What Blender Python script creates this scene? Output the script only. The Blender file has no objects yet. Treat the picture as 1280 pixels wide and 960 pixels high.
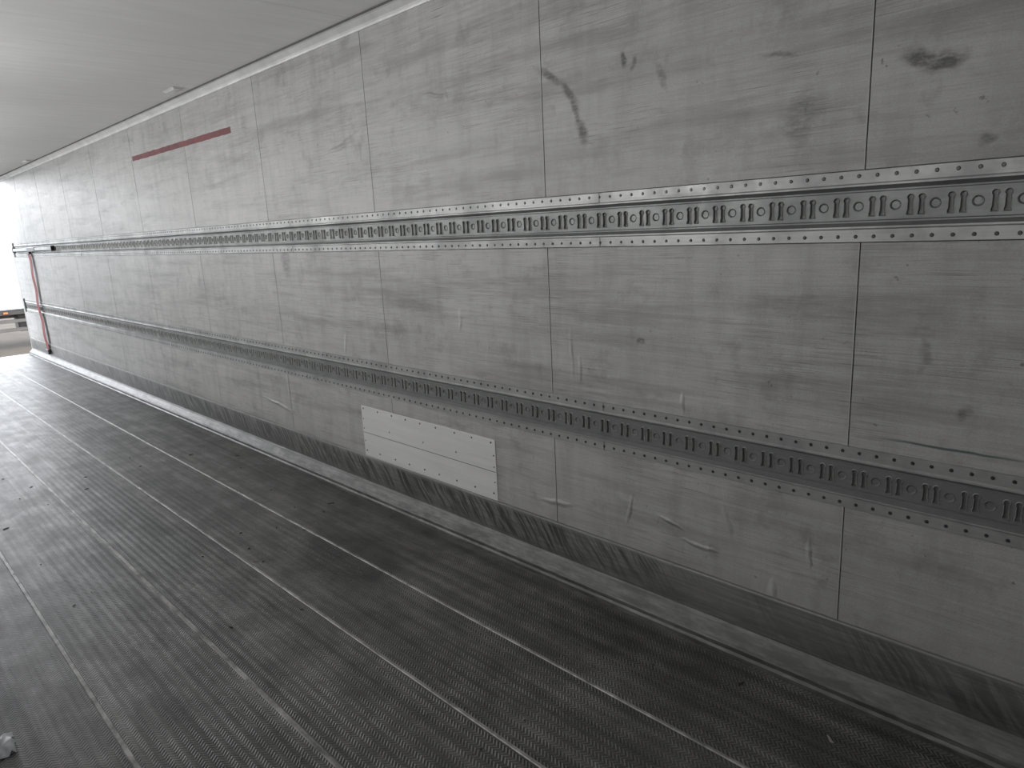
import bpy, bmesh, math, random
import numpy as np
from mathutils import Matrix, Vector
random.seed(4)
C=bpy.context.scene.collection
WX=2.2      # right wall plane
LX=-0.28    # left wall plane
Y0,Y1=-0.35,13.0
CZ=2.66

# ---------------------------------------------------------------- helpers
class NT:
    def __init__(s,name):
        s.m=bpy.data.materials.new(name); s.m.use_nodes=True
        s.t=s.m.node_tree; s.n=s.t.nodes; s.l=s.t.links
        s.b=s.n['Principled BSDF']
        s.co=s.n.new('ShaderNodeTexCoord').outputs['Object']
    def link(s,a,b): s.l.new(a,b)
    def setv(s,sock,v):
        if hasattr(v,'is_linked') or isinstance(v,bpy.types.NodeSocket): s.l.new(v,sock)
        else: sock.default_value=v
    def mapping(s,scale=(1,1,1),loc=(0,0,0),rot=(0,0,0),src=None,typ='POINT'):
        m=s.n.new('ShaderNodeMapping'); m.vector_type=typ
        s.link(src or s.co,m.inputs['Vector'])
        m.inputs['Location'].default_value=loc; m.inputs['Rotation'].default_value=rot; m.inputs['Scale'].default_value=scale
        return m.outputs[0]
    def noise(s,scale=(1,1,1),sc=1,detail=4,rough=.5,loc=(0,0,0),src=None,dist=0):
        t=s.n.new('ShaderNodeTexNoise'); s.link(s.mapping(scale,loc,src=src),t.inputs['Vector'])
        t.inputs['Scale'].default_value=sc; t.inputs['Detail'].default_value=detail
        t.inputs['Roughness'].default_value=rough; t.inputs['Distortion'].default_value=dist
        return t.outputs['Fac']
    def rng(s,v,a,b,c=0.,d=1.,smooth=False):
        r=s.n.new('ShaderNodeMapRange'); r.clamp=True
        if smooth: r.interpolation_type='SMOOTHSTEP'
        s.setv(r.inputs['Value'],v)
        for i,x in zip(('From Min','From Max','To Min','To Max'),(a,b,c,d)): r.inputs[i].default_value=x
        return r.outputs['Result']
    def math(s,op,a,b=0.,c=None):
        m=s.n.new('ShaderNodeMath'); m.operation=op
        s.setv(m.inputs[0],a); s.setv(m.inputs[1],b)
        if c is not None: s.setv(m.inputs[2],c)
        return m.outputs[0]
    def mix(s,f,a,b):
        m=s.n.new('ShaderNodeMix'); m.data_type='RGBA'
        s.setv(m.inputs[0],f)
        s.setv(m.inputs[6],a if not isinstance(a,tuple) else (*a[:3],1)); s.setv(m.inputs[7],b if not isinstance(b,tuple) else (*b[:3],1))
        return m.outputs[2]
    def bump(s,h,strength=.3,dist=.01,prev=None):
        b=s.n.new('ShaderNodeBump'); b.inputs['Strength'].default_value=strength; b.inputs['Distance'].default_value=dist
        s.setv(b.inputs['Height'],h)
        if prev is not None: s.link(prev,b.inputs['Normal'])
        return b.outputs['Normal']
    def out(s,col,rough=.5,metal=0.,normal=None,spec=.5):
        s.setv(s.b.inputs['Base Color'],col if not isinstance(col,tuple) else (*col[:3],1))
        s.setv(s.b.inputs['Roughness'],rough); s.setv(s.b.inputs['Metallic'],metal)
        s.b.inputs['Specular IOR Level'].default_value=spec
        if normal is not None: s.link(normal,s.b.inputs['Normal'])
        return s.m
    def mark(s,y,z,a,b,ang=0,src=None,soft=.25):
        """elliptical stain mask on a wall in the YZ plane"""
        v=s.mapping((50,a,b),(WX,y,z),(math.radians(ang),0,0),src=src,typ='TEXTURE')
        L=s.n.new('ShaderNodeVectorMath'); L.operation='LENGTH'; s.link(v,L.inputs[0])
        return s.rng(L.outputs['Value'],soft,1,1,0,True)
    def warp(s,amount,sc,src=None):
        t=s.n.new('ShaderNodeTexNoise'); s.link(src or s.co,t.inputs['Vector']); t.inputs['Scale'].default_value=sc; t.inputs['Detail'].default_value=3
        a=s.n.new('ShaderNodeVectorMath'); a.operation='SUBTRACT'; s.link(t.outputs['Color'],a.inputs[0]); a.inputs[1].default_value=(.5,.5,.5)
        m=s.n.new('ShaderNodeVectorMath'); m.operation='SCALE'; s.link(a.outputs[0],m.inputs[0]); m.inputs['Scale'].default_value=amount
        d=s.n.new('ShaderNodeVectorMath'); d.operation='ADD'; s.link(m.outputs[0],d.inputs[0]); s.link(src or s.co,d.inputs[1])
        return d.outputs[0]

def simple(name,col,rough=.5,metal=0.,var=.12,sc=8):
    t=NT(name); n=t.noise(sc=sc,detail=5)
    c=t.mix(t.rng(n,.3,.7),tuple(x*(1-var) for x in col),tuple(min(1,x*(1+var)) for x in col))
    return t.out(c,rough,metal)

def obj(name,bm,mats,parent=None,smooth=False):
    me=bpy.data.meshes.new(name); bm.to_mesh(me); bm.free()
    for m in mats: me.materials.append(m)
    if smooth:
        for p in me.polygons: p.use_smooth=True
    o=bpy.data.objects.new(name,me); C.objects.link(o)
    if parent: o.parent=parent
    return o
def empty(name,loc=(0,0,0)):
    o=bpy.data.objects.new(name,None); C.objects.link(o); o.location=loc; return o
def box(bm,x0,x1,y0,y1,z0,z1,mi=0,bev=0):
    r=bmesh.ops.create_cube(bm,size=1)
    for v in r['verts']:
        v.co=Vector((x0+(v.co.x+.5)*(x1-x0),y0+(v.co.y+.5)*(y1-y0),z0+(v.co.z+.5)*(z1-z0)))
    fs={f for v in r['verts'] for f in v.link_faces}
    for f in fs: f.material_index=mi
    if bev:
        es=list({e for f in fs for e in f.edges})
        bmesh.ops.bevel(bm,geom=es,offset=bev,segments=1,affect='EDGES')
def extrude_y(bm,prof,y0,y1,mi=0,closed=True,mis=None):
    a=[bm.verts.new((x,y0,z)) for x,z in prof]; b=[bm.verts.new((x,y1,z)) for x,z in prof]
    n=len(prof)
    for i in range(n if closed else n-1):
        j=(i+1)%n
        f=bm.faces.new((a[i],a[j],b[j],b[i])); f.material_index=mis[i] if mis else mi
    if closed:
        bm.faces.new(a); bm.faces.new(b[::-1])
def cyl(bm,p,axis,r,h,seg=16,mi=0,r2=None):
    m=Matrix.Translation(p)@Vector(axis).to_track_quat('Z','Y').to_matrix().to_4x4()
    res=bmesh.ops.create_cone(bm,cap_ends=True,segments=seg,radius1=r,radius2=r if r2 is None else r2,depth=h,matrix=m)
    for v in res['verts']:
        for f in v.link_faces: f.material_index=mi

# ---------------------------------------------------------------- materials
def wall_material():
    t=NT('wall_panel_aluminium')
    streak=t.noise((1,.9,28),sc=3,detail=8,rough=.7)
    fine=t.noise((1,1.2,90),sc=4,detail=6,rough=.7,loc=(3,1,2))
    blot=t.noise((1,.7,1.2),sc=1.6,detail=5,rough=.6)
    c=t.mix(t.rng(streak,.30,.70),(.37,.367,.36),(.51,.507,.495))
    c=t.mix(t.rng(blot,.35,.7,0,.5),c,(.32,.317,.31))
    vert=t.noise((1,5,1.1),sc=2.0,detail=6,rough=.65,loc=(0,3,8))
    c=t.mix(t.rng(vert,.45,.70,0,.40),c,(.23,.228,.222))
    sm=t.noise((1,.45,5),sc=2.2,detail=6,rough=.65,loc=(0,8,3))
    c=t.mix(t.rng(sm,.49,.69,0,.6),c,(.18,.178,.174))
    sm2=t.noise((1,1,1),sc=5.5,detail=7,rough=.7,loc=(0,2,13))
    c=t.mix(t.rng(sm2,.54,.69,0,.42),c,(.15,.149,.145))
    sc_=t.math('MULTIPLY',t.rng(fine,.55,.65),t.rng(t.noise((1,.8,2.2),sc=2.2,detail=4,loc=(5,0,1)),.42,.60))
    c=t.mix(t.math('MULTIPLY',sc_,.8),c,(.10,.10,.097))
    lt=t.math('MULTIPLY',t.rng(t.noise((1,1.,70),sc=4,detail=5,rough=.7,loc=(9,4,2)),.60,.70),.35)
    c=t.mix(lt,c,(.60,.60,.59))
    sp=t.rng(t.noise((1,1,1),sc=38,detail=3,rough=.6),.70,.75)
    c=t.mix(t.math('MULTIPLY',sp,.7),c,(.10,.10,.10))
    grain=t.noise((1,1,1.6),sc=160,detail=3,rough=.7)
    c=t.mix(t.rng(grain,.35,.65,.22,0),c,(.12,.12,.115))
    wv=t.warp(.055,14)
    ragged=t.rng(t.noise((1,8,24),sc=3,detail=6,rough=.75,loc=(1,7,3)),.38,.58)
    marks=[(1.955,2.165,.085,.018,32,.9),(1.865,2.095,.075,.020,50,.9),(1.825,2.01,.085,.019,72,.9),(1.80,1.94,.05,.022,80,1.),
           (1.60,2.16,.012,.03,0,1.),(1.558,2.145,.010,.028,0,1.),(1.44,2.08,.014,.05,-20,.6),
           (.63,1.985,.06,.020,15,1.),(.575,1.965,.055,.026,-12,1.),(.95,1.88,.06,.085,30,.6),(.93,1.92,.04,.04,10,.5),
           (1.02,2.07,.05,.008,10,.7),(.46,1.765,.022,.012,0,.8),(4.33,1.45,.06,.11,0,.6),
           (1.54,1.145,.014,.014,0,1.),(.566,1.19,.014,.06,0,.5),(.57,1.25,.05,.02,0,.35),(1.9,1.62,.2,.03,0,.2),(2.95,1.22,.2,.05,0,.25),
           (.45,1.03,.02,.02,0,.6),(.9,1.3,.25,.06,0,.25),(1.2,1.83,.3,.03,0,.25),(2.4,1.95,.25,.04,0,.2)]
    tot=None
    for (y,z,a,b,ang,st) in marks:
        m=t.math('MULTIPLY',t.mark(y,z,a*1.4,b*1.4,ang,src=wv),st)
        tot=m if tot is None else t.math('MAXIMUM',tot,m)
    tot=t.math('MULTIPLY',tot,t.rng(ragged,0,1,.35,1))
    c=t.mix(t.math('MULTIPLY',tot,.92),c,(.05,.049,.047))
    # greenish rub line
    g=t.mark(.48,.915,.28,.006,0,src=t.warp(.012,9))
    c=t.mix(t.math('MULTIPLY',g,.85),c,(.03,.075,.07))
    # grime near the foot of the wall
    sep=t.n.new('ShaderNodeSeparateXYZ'); t.link(t.co,sep.inputs[0])
    foot=t.math('MULTIPLY',t.rng(sep.outputs['Z'],.26,.36,1,0),t.rng(streak,.35,.6))
    c=t.mix(t.math('MULTIPLY',foot,.35),c,(.2,.2,.19))
    # dents
    wd=t.warp(.06,6)
    dents=[(1.63,.467,.05,.03,30),(1.60,.44,.012,.07,10),(1.17,.50,.016,.06,-12),(.98,.28,.014,.055,0),(2.67,2.205,.09,.012,8),(2.6,2.19,.015,.03,0),
           (3.49,2.085,.16,.018,-14),(3.35,2.03,.016,.05,0),(2.6,1.16,.014,.05,5),(3.69,.95,.015,.07,10),(4.5,.595,.02,.12,0),(1.885,1.07,.012,.10,0),
           (1.84,1.0,.012,.06,0),(1.28,.367,.09,.010,0),(1.4,.43,.06,.01,20),(.86,.47,.012,.05,-5),(2.0,.36,.10,.015,-10),(3.0,.34,.08,.02,0),(4.7,.42,.25,.012,5),(1.35,.92,.012,.04,0)]
    dt=None
    for (y,z,a,b,ang) in dents:
        m=t.mark(y,z,a*1.3,b*1.3,ang,src=wd,soft=0)
        dt=m if dt is None else t.math('MAXIMUM',dt,m)
    n=t.bump(dt,.8,.008)
    n=t.bump(t.noise((1,1,1.4),sc=2.3,detail=3),.3,.03,n)
    n=t.bump(streak,.2,.006,n)
    return t.out(c,t.rng(streak,.3,.7,.38,.53),.0,n,.5)
M_wall=wall_material()

def white_mat(name,a,b,rough=.45):
    t=NT(name)
    s=t.noise((.6,.5,12),sc=3,detail=7,rough=.65); bl=t.noise((1,1,1),sc=1.3,detail=4)
    c=t.mix(t.rng(s,.3,.7),a,b); c=t.mix(t.rng(bl,.4,.7,0,.25),c,tuple(x*.75 for x in a))
    return t.out(c,rough,0,t.bump(s,.08,.003))
def ceil_mat():
    t=NT('ceiling_white_laminate')
    s=t.noise((.6,6,1),sc=3,detail=6,rough=.6); bl=t.noise((1,.6,1),sc=1.3,detail=4)
    c=t.mix(t.rng(s,.3,.7),(.68,.68,.675),(.77,.77,.765)); c=t.mix(t.rng(bl,.4,.7,0,.3),c,(.58,.58,.575))
    return t.out(c,.38,0,t.bump(bl,.1,.02))
M_ceil=ceil_mat()
M_lwall=white_mat('wall_left_laminate',(.54,.54,.535),(.6,.6,.595))
M_back=simple('panel_joint_sealant',(.10,.10,.10),.8)
M_joint=simple('panel_joint_lip',(.42,.42,.41),.5)
M_trim=simple('trim_light_aluminium',(.62,.62,.61),.4,.2)

def metal(name,base,dark,rough=.35,met=.75,patch=.5,axis=(1,.6,20)):
    t=NT(name)
    s=t.noise(axis,sc=6,detail=6,rough=.7); g=t.noise((1,1,1),sc=5,detail=5,rough=.65)
    c=t.mix(t.rng(s,.3,.7),tuple(x*.8 for x in base),base)
    c=t.mix(t.rng(g,.42,.68,0,patch),c,dark)
    return t.out(c,t.rng(g,.3,.7,rough,rough+.2),met,t.bump(s,.1,.002))
M_rail=metal('rail_galvanised_aluminium',(.42,.426,.42),(.20,.207,.204),.36,.4,.7)
M_chan=metal('rail_channel_metal',(.24,.248,.244),(.14,.146,.143),.34,.4,.6)
M_rim=metal('rail_slot_edge_glint',(.66,.66,.65),(.42,.42,.42),.26,.4,.3)  # paler than the rail: glints on slot edges put into the colour
M_dark=simple('rail_slot_recess',(.17,.17,.169),.45,.2)
M_rivet=simple('steel_rivet_dark',(.06,.06,.06),.35,.4)
M_patch=white_mat('repair_plate_white',(.58,.58,.57),(.66,.66,.65),.35)
M_red=simple('red_webbing',(.20,.016,.016),.7,0,.2,30)
M_redtape=simple('red_adhesive_tape',(.15,.035,.04),.6,0,.3,12)

def floor_mat():
    t=NT('floor_tread_aluminium')
    sep=t.n.new('ShaderNodeSeparateXYZ'); t.link(t.co,sep.inputs[0])
    x,y=sep.outputs['X'],sep.outputs['Y']
    # herringbone grip ridges: diagonal ridges mirrored in narrow lanes
    tri=t.math('PINGPONG',x,.017)
    ph=t.math('MULTIPLY',t.math('ADD',y,t.math('MULTIPLY',tri,.9)),2*math.pi/.0145)
    ridge=t.rng(t.math('SINE',ph),-.35,.75)
    big=t.noise((1.2,.5,1),sc=1.7,detail=7,rough=.65)
    lane=t.noise((14,.35,1),sc=1.5,detail=5,rough=.65,loc=(2,0,0))
    stk=t.noise((60,.7,1),sc=2,detail=6,rough=.7)
    wear=t.noise((2,1.2,1),sc=3.2,detail=7,rough=.7,loc=(7,1,0))
    c0=t.mix(t.rng(big,.3,.7),(.030,.0293,.0285),(.075,.073,.070))
    c0=t.mix(t.rng(lane,.42,.7,0,.7),c0,(.16,.157,.151))
    top=t.mix(t.rng(lane,.35,.65),(.12,.118,.114),(.29,.285,.277))
    amt=t.math('MULTIPLY',t.rng(big,.3,.7,.4,.95),t.rng(wear,.36,.6,.3,1))
    c=t.mix(t.math('MULTIPLY',ridge,amt),c0,top)
    c=t.mix(t.rng(stk,.60,.72,0,.4),c,(.30,.295,.29))
    c=t.mix(t.rng(stk,.42,.30,0,.6),c,(.025,.025,.025))
    c=t.mix(t.rng(wear,.58,.44,0,.3),c,(.03,.0295,.029))
    # spilled-dirt patch
    v=t.mapping((.22,.42,50),(1.66,2.95,0),(0,0,0),src=t.warp(.10,7),typ='TEXTURE')
    L=t.n.new('ShaderNodeVectorMath'); L.operation='LENGTH'; t.link(v,L.inputs[0])
    c=t.mix(t.rng(L.outputs['Value'],.75,1.05,.65,0),c,(.02,.02,.0195))
    n=t.bump(t.math('MULTIPLY',ridge,t.rng(wear,.36,.6,.4,1)),.7,.0028)
    n=t.bump(big,.15,.01,n)
    return t.out(c,t.rng(wear,.3,.7,.50,.34),.22,n,.55)
M_floor=floor_mat()
def weld_mat():
    t=NT('floor_weld_seam_metal')
    a=t.noise((3,2,1),sc=4,detail=8,rough=.75)
    c=t.mix(t.rng(a,.38,.62),(.12,.119,.115),(.38,.375,.365))
    return t.out(c,.42,.25,t.bump(a,.3,.003))
M_weld=weld_mat()
def skirt_mat():
    t=NT('skirting_brushed_aluminium')
    sep=t.n.new('ShaderNodeSeparateXYZ'); t.link(t.co,sep.inputs[0])
    y,z=sep.outputs['Y'],sep.outputs['Z']
    br=t.noise((30,.8,60),sc=2,detail=7,rough=.7)
    c=t.mix(t.rng(br,.3,.7),(.18,.179,.176),(.40,.398,.39))
    # pallet scuffs: diagonal black rubs (broken, irregular)
    wp=t.warp(.12,3)
    r1=t.mapping((1,1,1),(0,0,0),(math.radians(-52),0,0),src=wp)
    d1=t.noise((1,4,60),sc=1,detail=5,rough=.65,src=r1)
    zone=t.rng(t.noise((1,.9,1),sc=1.1,detail=3,loc=(0,2.2,0)),.32,.50)
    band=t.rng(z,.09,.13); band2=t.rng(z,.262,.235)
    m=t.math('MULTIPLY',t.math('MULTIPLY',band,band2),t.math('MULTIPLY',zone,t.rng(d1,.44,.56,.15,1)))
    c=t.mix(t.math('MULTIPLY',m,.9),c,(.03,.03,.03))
    ledge_dim=t.noise((1,1.5,8),sc=4,detail=6,rough=.7,loc=(4,4,4))
    c=t.mix(t.math('MULTIPLY',t.rng(z,.22,.06,.35,.95),t.rng(ledge_dim,.22,.6,.35,1)),c,(.06,.06,.058))  # lower ledge darkened in the colour to offset the light it catches
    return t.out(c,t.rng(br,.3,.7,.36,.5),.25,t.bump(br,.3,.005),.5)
M_skirt=skirt_mat()

# ---------------------------------------------------------------- right wall
RU=(1.502,1.708); RL=(.668,.872)
SK=.262
seams=[.756+1.2475*k for k in range(-1,11)]
edges=[Y0]+[s for s in seams if s>Y0+.05 and s<Y1-.1]+[Y1]
bm=bmesh.new()
box(bm,WX+.024,WX+.09,Y0,Y1,0.0,CZ+.05,1)
for (z0,z1) in ((SK,RL[0]),(RL[1],RU[0]),(RU[1],2.63)):
    box(bm,WX+.011,WX+.026,Y0,Y1,z0+.002,z1-.002,1)
    for a,b in zip(edges[:-1],edges[1:]):
        box(bm,WX,WX+.012,a+.0014,b-.0014,z0+.001,z1-.001,0,.0006)
        if a>Y0+.01:   # light sealant lip beside each joint
            box(bm,WX-.0008,WX+.004,a+.002,a+.0045,z0+.002,z1-.002,2)
obj('wall_right',bm,[M_wall,M_back,M_joint])

# ---------------------------------------------------------------- cargo rails
def cargo_rail(zc,name):
    root=empty(name,(0,0,0))
    P=.1
    bm=bmesh.new()
    fx=WX-.005; rx=WX+.009
    H=.102
    def quad(p,q,mi):
        v=[bm.verts.new((p[0],0,zc+p[1])),bm.verts.new((p[0],P,zc+p[1])),bm.verts.new((q[0],P,zc+q[1])),bm.verts.new((q[0],0,zc+q[1]))]
        f=bm.faces.new(v); f.material_index=mi
    for sg in (1,-1):
        quad((WX+.002,sg*(H+.001)),(fx,sg*(H-.001)),0)
        quad((fx,sg*(H-.001)),(fx,sg*(.066)),0)
        quad((fx,sg*.066),(fx-.004,sg*.062),0)
        quad((fx-.004,sg*.062),(fx-.004,sg*.057),0)
        quad((fx-.004,sg*.057),(rx,sg*.046),1)
        quad((rx,sg*.046),(rx,sg*.042),1)
        quad((rx,sg*.042),(rx-.003,sg*.039),1)
    rx=rx-.003
    def circ(cy,cz,r,n=18): return [(cy+r*math.cos(2*math.pi*i/n),cz+r*math.sin(2*math.pi*i/n)) for i in range(n)]
    def key(cy,g=0.):
        pts=[]
        rt=.0076+g
        for i in range(13):
            an=math.radians(-50+i*(280/12))
            pts.append((cy+rt*math.cos(an),.019+rt*math.sin(an)))
        pts+= [(cy-.0050-g,.008),(cy-.0050-g,-.016),(cy-.0070-g,-.022),(cy-.0070-g,-.028-g),(cy+.0070+g,-.028-g),(cy+.0070+g,-.022),(cy+.0050+g,-.016),(cy+.0050+g,.008)]
        return pts
    outer=[(0,-.039),(P,-.039),(P,.039),(0,.039)]
    CY=.021; KS=(.0545,.0830)
    holes=[('c',CY,circ(CY,0,.0150))]+[('k',k,key(k,.0022)) for k in KS]
    ov=[bm.verts.new((rx,y,zc+z)) for y,z in outer]
    es=[bm.edges.new((ov[i],ov[(i+1)%4])) for i in range(4)]
    hv=[]
    for k,cy,h in holes:
        vs=[bm.verts.new((rx,y,zc+z)) for y,z in h]
        es+=[bm.edges.new((vs[i],vs[(i+1)%len(vs)])) for i in range(len(vs))]
        hv.append((k,cy,vs))
    r=bmesh.ops.triangle_fill(bm,use_beauty=True,edges=es)
    for g in r['geom']:
        if isinstance(g,bmesh.types.BMFace): g.material_index=1
    def ring(vs,pts,x,mi):
        nv=[bm.verts.new((x,y,zc+z)) for y,z in pts]; n=len(vs)
        for i in range(n):
            f=bm.faces.new((vs[i],vs[(i+1)%n],nv[(i+1)%n],nv[i])); f.material_index=mi
        return nv
    for k,cy,vs in hv:
        if k=='c':
            a=ring(vs,circ(cy,0,.0138),rx-.002,1)
            b=ring(a,circ(cy,0,.0124),rx-.001,1)
            c=ring(b,circ(cy,0,.0100),rx+.003,1)
            f=bm.faces.new(c); f.material_index=1
        else:
            a=ring(vs,key(cy,.0008),rx-.004,2)
            b=ring(a,key(cy,-.0008),rx-.002,1)
            c=ring(b,key(cy,-.0010),rx+.004,3)
            f=bm.faces.new(c); f.material_index=3
    for sg,zz in ((1,.086),(-1,.086)):
        for yy in (.02,.07):
            cyl(bm,(fx-.0012,yy,zc+sg*zz),(-1,0,0),.0060,.003,10,4,r2=.004)
    bmesh.ops.recalc_face_normals(bm,faces=bm.faces)
    o=obj('pierced_rail_profile',bm,[M_rail,M_chan,M_rim,M_dark,M_rivet],root)
    o.location=(0,Y0,0)
    md=o.modifiers.new('repeat','ARRAY'); md.use_relative_offset=False; md.use_constant_offset=True
    md.constant_offset_displace=(0,P,0); md.count=int((Y1-.12-Y0)/P)
    bm=bmesh.new()
    for yy in (1.72,4.2,6.7,9.2,11.6):
        box(bm,WX-.0065,WX-.0045,yy,yy+.003,zc-.102,zc-.066,0)
        box(bm,WX-.0065,WX-.0045,yy,yy+.003,zc+.066,zc+.102,0)
    obj('splice_joints',bm,[M_dark],root)
cargo_rail(1.605,'cargo_rail'); cargo_rail(.770,'cargo_rail')

# ---------------------------------------------------------------- skirting, cove
bm=bmesh.new()
prof=[(WX+.0,.262),(WX-.006,.261),(WX-.008,.256),(WX-.010,.100),(WX-.018,.085),(WX-.056,.050),(WX-.062,.040),(WX-.062,.024),(WX-.070,.016),(WX-.070,-.0),(WX+.012,-.0),(WX+.012,.262)]
extrude_y(bm,prof,Y0,Y1-.02)
bmesh.ops.recalc_face_normals(bm,faces=bm.faces)
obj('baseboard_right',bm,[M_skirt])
bm=bmesh.new()
extrude_y(bm,[(WX+.01,2.605),(WX-.006,2.607),(WX-.010,2.615),(WX-.010,2.628),(WX-.034,2.650),(WX-.046,2.652),(WX-.048,2.664),(WX+.01,2.664)],Y0,Y1)
box(bm,WX-.054,WX-.0485,Y0,Y1,2.652,2.662,1)
bmesh.ops.recalc_face_normals(bm,faces=bm.faces)
obj('trim_1',bm,[M_trim,M_back])

# ---------------------------------------------------------------- other shell
bm=bmesh.new()
box(bm,LX-.1,WX+.1,Y0,Y1,CZ+.012,CZ+.09,1)
for a,b in zip(edges[:-1],edges[1:]): box(bm,LX,WX,a+.002,b-.002,CZ,CZ+.014,0,.0008)
obj('ceiling',bm,[M_ceil,M_back])
bm=bmesh.new()
box(bm,LX-.09,LX,Y0,Y1,0,CZ+.01,0)
obj('wall_left',bm,[M_lwall])
bm=bmesh.new(); box(bm,LX-.09,WX+.09,Y0-.09,Y0,0,CZ+.01,0); obj('wall_front',bm,[M_lwall])
bm=bmesh.new(); box(bm,LX-.09,WX+.09,Y0-.09,Y1+.1,-.12,0,0); obj('floor',bm,[M_floor])
root=empty('floor_weld_seams')
bm=bmesh.new()
for i,xx in enumerate((.0,.42,.853,1.272,1.675)):
    w=.0075 if i<3 else .0055
    extrude_y(bm,[(xx-w-.002,.0),(xx-w+.001,.0025),(xx+w-.001,.0025),(xx+w+.002,.0)],Y0,Y1+.05)
bmesh.ops.recalc_face_normals(bm,faces=bm.faces)
obj('welds',bm,[M_weld],root)
# ---------------------------------------------------------------- rear door frame
bm=bmesh.new()
for (x0,x1) in ((LX-.12,LX-.0),(WX+.0,WX+.12)):
    box(bm,x0,x1,Y1,Y1+.10,-.02,CZ+.1,0,.004)
box(bm,LX,WX,Y1,Y1+.10,CZ-.03,CZ+.1,0,.004)
box(bm,LX,WX,Y1+.0,Y1+.10,-.14,.004,1,.003)
for zz in (.35,1.0,1.65,2.3):
    box(bm,WX+.07,WX+.16,Y1+.1,Y1+.13,zz-.05,zz+.05,1,.005)
    cyl(bm,(WX+.15,Y1+.125,zz),(0,0,1),.015,.14,12,1)
M_frame=simple('door_frame_steel',(.30,.30,.30),.4,.5)
obj('rear_door_frame',bm,[M_frame,M_rail])

# ---------------------------------------------------------------- repair plate
root=empty('wall_repair_plate')
bm=bmesh.new()
box(bm,WX-.0045,WX+.001,2.395,3.58,.263,.582,0,.0015)
obj('plate',bm,[M_patch],root)
bm=bmesh.new()
box(bm,WX-.0052,WX-.0042,2.40,3.575,.4135,.4160,0)
for i in range(9):
    yy=2.43+i*(3.55-2.43)/8
    for zz in (.565,.30): cyl(bm,(WX-.0055,yy+random.uniform(-.01,.01),zz),(-1,0,0),.0055,.002,10,0,r2=.004)
for yy in (2.7,2.98,3.3):
    cyl(bm,(WX-.0055,yy,.46),(-1,0,0),.0045,.002,10,0,r2=.003)
for zz in (.36,.44,.5):
    for yy in (2.41,3.565): cyl(bm,(WX-.0055,yy,zz),(-1,0,0),.004,.002,10,0,r2=.003)
obj('rivets_and_joint',bm,[M_rivet],root)

bm=bmesh.new()
n=40
top=[];bot=[]
for i in range(n+1):
    yy=4.89+(6.97-4.89)*i/n
    top.append(bm.verts.new((WX-.0012,yy,2.353+.012*i/n+random.uniform(0,.004))))
    bot.append(bm.verts.new((WX-.0012,yy,2.315+.012*i/n-random.uniform(0,.004))))
for i in range(n):
    bm.faces.new((top[i],bot[i],bot[i+1],top[i+1]))
obj('red_tape_strip',bm,[M_redtape])

# ---------------------------------------------------------------- load bar + hanging strap near the doors
root=empty('load_securing_bar')
bm=bmesh.new()
box(bm,WX-.052,WX-.016,10.35,12.75,1.585,1.625,0,.004)
box(bm,WX-.058,WX-.012,11.3,11.75,1.578,1.632,1,.004)
for yy in (10.35,12.72): box(bm,WX-.056,WX-.010,yy,yy+.04,1.57,1.64,1,.003)
obj('bar',bm,[M_rail,M_rivet],root)
root=empty('hanging_red_strap')
bm=bmesh.new()
N=26; L=[]
for i in range(N+1):
    z=1.555-i*(1.555-.17)/N
    yy=11.72-.02*math.sin(i*.35)+.012*i/N
    x=WX-.035+.006*math.sin(i*.8)
    L.append([bm.verts.new((x,yy,z)),bm.verts.new((x,yy+.14,z)),bm.verts.new((x+.003,yy+.14,z)),bm.verts.new((x+.003,yy,z))])
for a,b in zip(L[:-1],L[1:]):
    for k in range(4): bm.faces.new((a[k],a[(k+1)%4],b[(k+1)%4],b[k]))
bm.faces.new(L[0]); bm.faces.new(L[-1][::-1])
bmesh.ops.recalc_face_normals(bm,faces=bm.faces)
obj('webbing',bm,[M_red],root)
bm=bmesh.new(); box(bm,WX-.05,WX-.02,11.70,11.86,.12,.19,0,.004); box(bm,WX-.045,WX-.012,11.71,11.85,1.545,1.575,0,.003)
obj('buckle',bm,[M_rivet],root)

# ---------------------------------------------------------------- small ceiling lamps
M_lens=simple('lamp_lens_plastic',(.75,.75,.73),.3)
for (x,y) in ((2.04,5.40),(2.08,10.4)):
    root=empty('ceiling_lamp')
    bm=bmesh.new(); box(bm,x-.03,x+.03,y-.10,y+.10,CZ-.008,CZ,0,.003); obj('housing',bm,[M_trim],root)
    bm=bmesh.new(); box(bm,x-.022,x+.022,y-.085,y+.085,CZ-.014,CZ-.007,0,.003); obj('lens',bm,[M_lens],root)

# ---------------------------------------------------------------- debris on floor
M_deb=simple('debris_dark',(.03,.028,.025),.8); M_deb2=simple('debris_light',(.25,.24,.23),.7)
bm=bmesh.new()
for i in range(60):
    x=random.uniform(.2,2.1); y=random.uniform(.6,6)
    s=random.uniform(.002,.005); a=random.uniform(0,6.28); l=s*random.uniform(1,5)
    q=[Vector((-l,-s,0)),Vector((l*.8,-s*.6,0)),Vector((l,s*.7,0)),Vector((-l*.7,s,0))]
    R=Matrix.Rotation(a,3,'Z')
    lo=[bm.verts.new(R@v+Vector((x,y,.001))) for v in q]; hi=[bm.verts.new(R@(v*.7)+Vector((x,y,.004))) for v in q]
    mi=0 if random.random()<.75 else 1
    fs=[bm.faces.new(hi)]+[bm.faces.new((lo[k],lo[(k+1)%4],hi[(k+1)%4],hi[k])) for k in range(4)]
    for f in fs: f.material_index=mi
obj('floor_debris',bm,[M_deb,M_deb2])
bm=bmesh.new()
g=[[None]*9 for _ in range(7)]
for i in range(7):
    for j in range(9):
        g[i][j]=bm.verts.new((.05+.12*j/8+random.uniform(-.006,.006),2.57+.12*i/6+random.uniform(-.006,.006),.004+abs(random.gauss(0,.014))))
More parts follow.
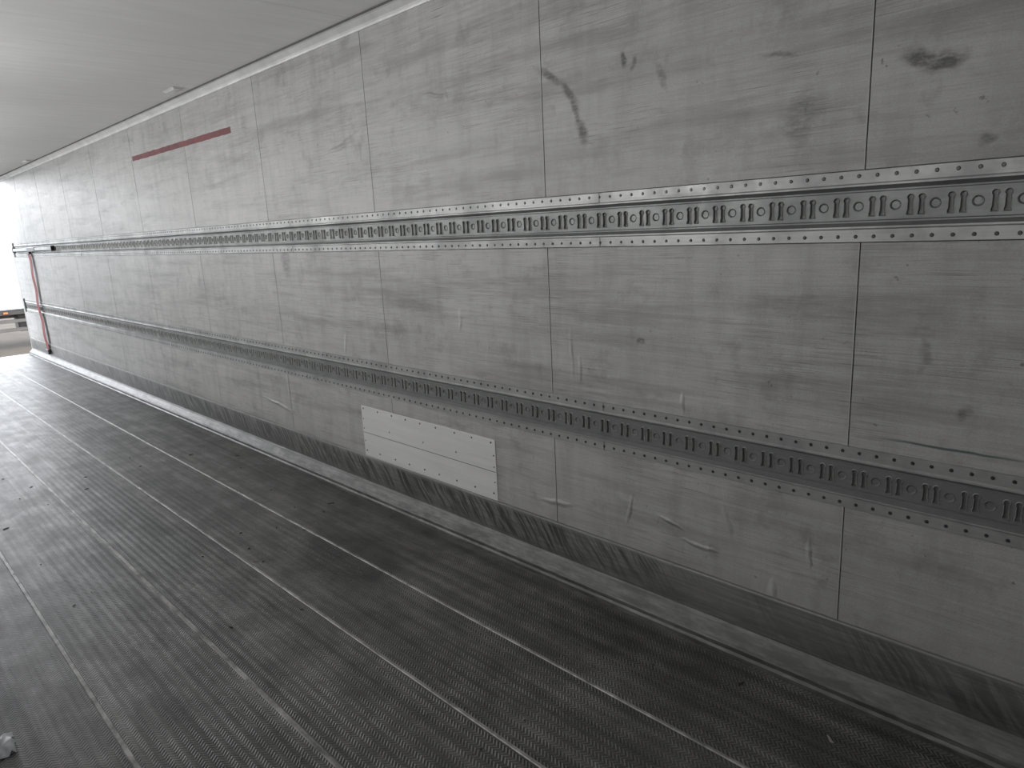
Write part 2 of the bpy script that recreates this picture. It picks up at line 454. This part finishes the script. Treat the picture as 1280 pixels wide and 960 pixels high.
for i in range(6):
    for j in range(8): bm.faces.new((g[i][j],g[i][j+1],g[i+1][j+1],g[i+1][j]))
obj('crumpled_plastic_scrap',bm,[simple('scrap_film',(.35,.36,.38),.35)],None,True)

# ---------------------------------------------------------------- yard outside
GZ=-1.2
def ground():
    t=NT('yard_gravel')
    a=t.noise(sc=.6,detail=8,rough=.7); b=t.noise(sc=12,detail=5)
    c=t.mix(t.rng(a,.35,.65),(.035,.029,.023),(.058,.048,.038)); c=t.mix(t.rng(b,.4,.7,0,.4),c,(.07,.06,.05))
    return t.out(c,.9,0,t.bump(b,.4,.02),.1)
bm=bmesh.new(); box(bm,-40,50,Y1+.3,90,GZ-.1,GZ,0); obj('ground',bm,[ground()])
root=empty('parked_semi_trailer')
M_tw=simple('parked_trailer_white',(.26,.275,.285),.5,0,.03); M_tk=simple('parked_trailer_chassis',(.018,.014,.012),.6); M_ty=simple('tyre_rubber',(.01,.01,.01),.8)
M_gd=simple('side_guard_grey',(.05,.045,.04),.5)
M_am=simple('amber_marker',(.3,.08,.01),.4)
ty=24.5
bm=bmesh.new()
box(bm,-4.5,9.1,ty,ty+2.5,GZ+1.12,GZ+3.95,0,.03)
obj('box_body',bm,[M_tw],root)
bm=bmesh.new()
box(bm,-4.4,9.0,ty+.05,ty+.16,GZ+.98,GZ+1.12,0,.01)
box(bm,-4.4,9.0,ty+.75,ty+.9,GZ+.85,GZ+1.12,0); box(bm,-4.4,9.0,ty+1.6,ty+1.75,GZ+.85,GZ+1.12,0)
for zz in (.50,.75): box(bm,1.8,6.6,ty+.08,ty+.12,GZ+zz,GZ+zz+.1,2,.005)
for xx in (2.0,3.2,4.6,6.4): box(bm,xx,xx+.08,ty+.12,ty+.18,GZ+.45,GZ+1.0,0)
for xx in (-3,-1,1,3.6,5.5,8): box(bm,xx,xx+.12,ty+.0,ty+.06,GZ+1.02,GZ+1.08,1,.005)
for xx in (4.0,): box(bm,xx,xx+1.2,ty+.5,ty+1.1,GZ+.45,GZ+.95,0,.02)
box(bm,7.6,7.75,ty+.3,ty+.45,GZ,GZ+1.0,0); box(bm,7.5,7.85,ty+.2,ty+.55,GZ,GZ+.05,0)
obj('chassis',bm,[M_tk,M_am,M_gd],root)
bm=bmesh.new()
for xx in (-3.0,-1.7,-.4):
    for yy in (ty+.22,ty+2.2):
        cyl(bm,(xx,yy,GZ+.5),(0,1,0),.5,.36,32,0); cyl(bm,(xx,yy-.17,GZ+.5),(0,1,0),.28,.06,20,1)
obj('wheels',bm,[M_ty,M_frame],root)

# ---------------------------------------------------------------- light
W=bpy.data.worlds.new('overcast_sky'); bpy.context.scene.world=W; W.use_nodes=True
nt=W.node_tree; bg=nt.nodes['Background']
tc=nt.nodes.new('ShaderNodeTexCoord'); sp=nt.nodes.new('ShaderNodeSeparateXYZ'); cr=nt.nodes.new('ShaderNodeValToRGB')
nt.links.new(tc.outputs['Generated'],sp.inputs[0]); nt.links.new(sp.outputs['Z'],cr.inputs[0]); nt.links.new(cr.outputs[0],bg.inputs[0])
cr.color_ramp.elements[0].color=(.88,.90,.93,1); cr.color_ramp.elements[1].color=(.80,.84,.92,1)
bg.inputs[1].default_value=9.0
def area(name,loc,tgt,sx,sy,power,col=(1,1,1),parent=None,portal=False):
    l=bpy.data.lights.new(name,'AREA'); l.shape='RECTANGLE'; l.size=sx; l.size_y=sy; l.energy=power; l.color=col
    o=bpy.data.objects.new(name,l); C.objects.link(o); o.location=loc
    if portal or parent is None:
        o.rotation_euler=(Vector(tgt)-Vector(loc)).to_track_quat('-Z','Y').to_euler()
    else:   # emits towards +X, size = vertical, size_y = along the trailer
        o.matrix_world=Matrix.Translation(loc)@Matrix(((0,0,-1),(0,1,0),(1,0,0))).to_4x4()
    if portal: l.cycles.is_portal=True
    if parent: o.parent=parent
    return o
area('door_sky_portal',((LX+WX)/2,Y1+.12,1.33),((LX+WX)/2,0,1.33),WX-LX,2.6,1,portal=True)
for (y,p) in ((1.0,7),(2.8,18.5),(5.0,22),(7.4,25),(10.0,26)):  # added fill lights with invented housings, out of frame along the left wall
    root=empty('added_fill_lamp')
    bm=bmesh.new(); box(bm,LX+.001,LX+.04,y-.62,y+.62,1.86,2.04,0,.006); obj('housing',bm,[M_trim],root)
    area('added_fill_light',(LX+.045,y,1.95),None,.14,1.2,p,(1,.995,.99),root)

# ---------------------------------------------------------------- camera
f=867.
Yc=np.array([-875,154,-f]);Yc/=np.linalg.norm(Yc)
Zc=-np.array([190,-3800,-f]);Zc-=Yc*Zc.dot(Yc);Zc/=np.linalg.norm(Zc)
Xc=np.cross(Yc,Zc)
cam=bpy.data.cameras.new('camera'); co=bpy.data.objects.new('camera',cam); C.objects.link(co)
cam.sensor_width=36; cam.lens=f/1280*36; cam.clip_start=.02
M=Matrix((Xc.tolist(),Yc.tolist(),Zc.tolist())).to_4x4()
co.matrix_world=Matrix.Translation((0,0,1.6))@M
bpy.context.scene.camera=co
bpy.context.scene.view_settings.view_transform='Standard'
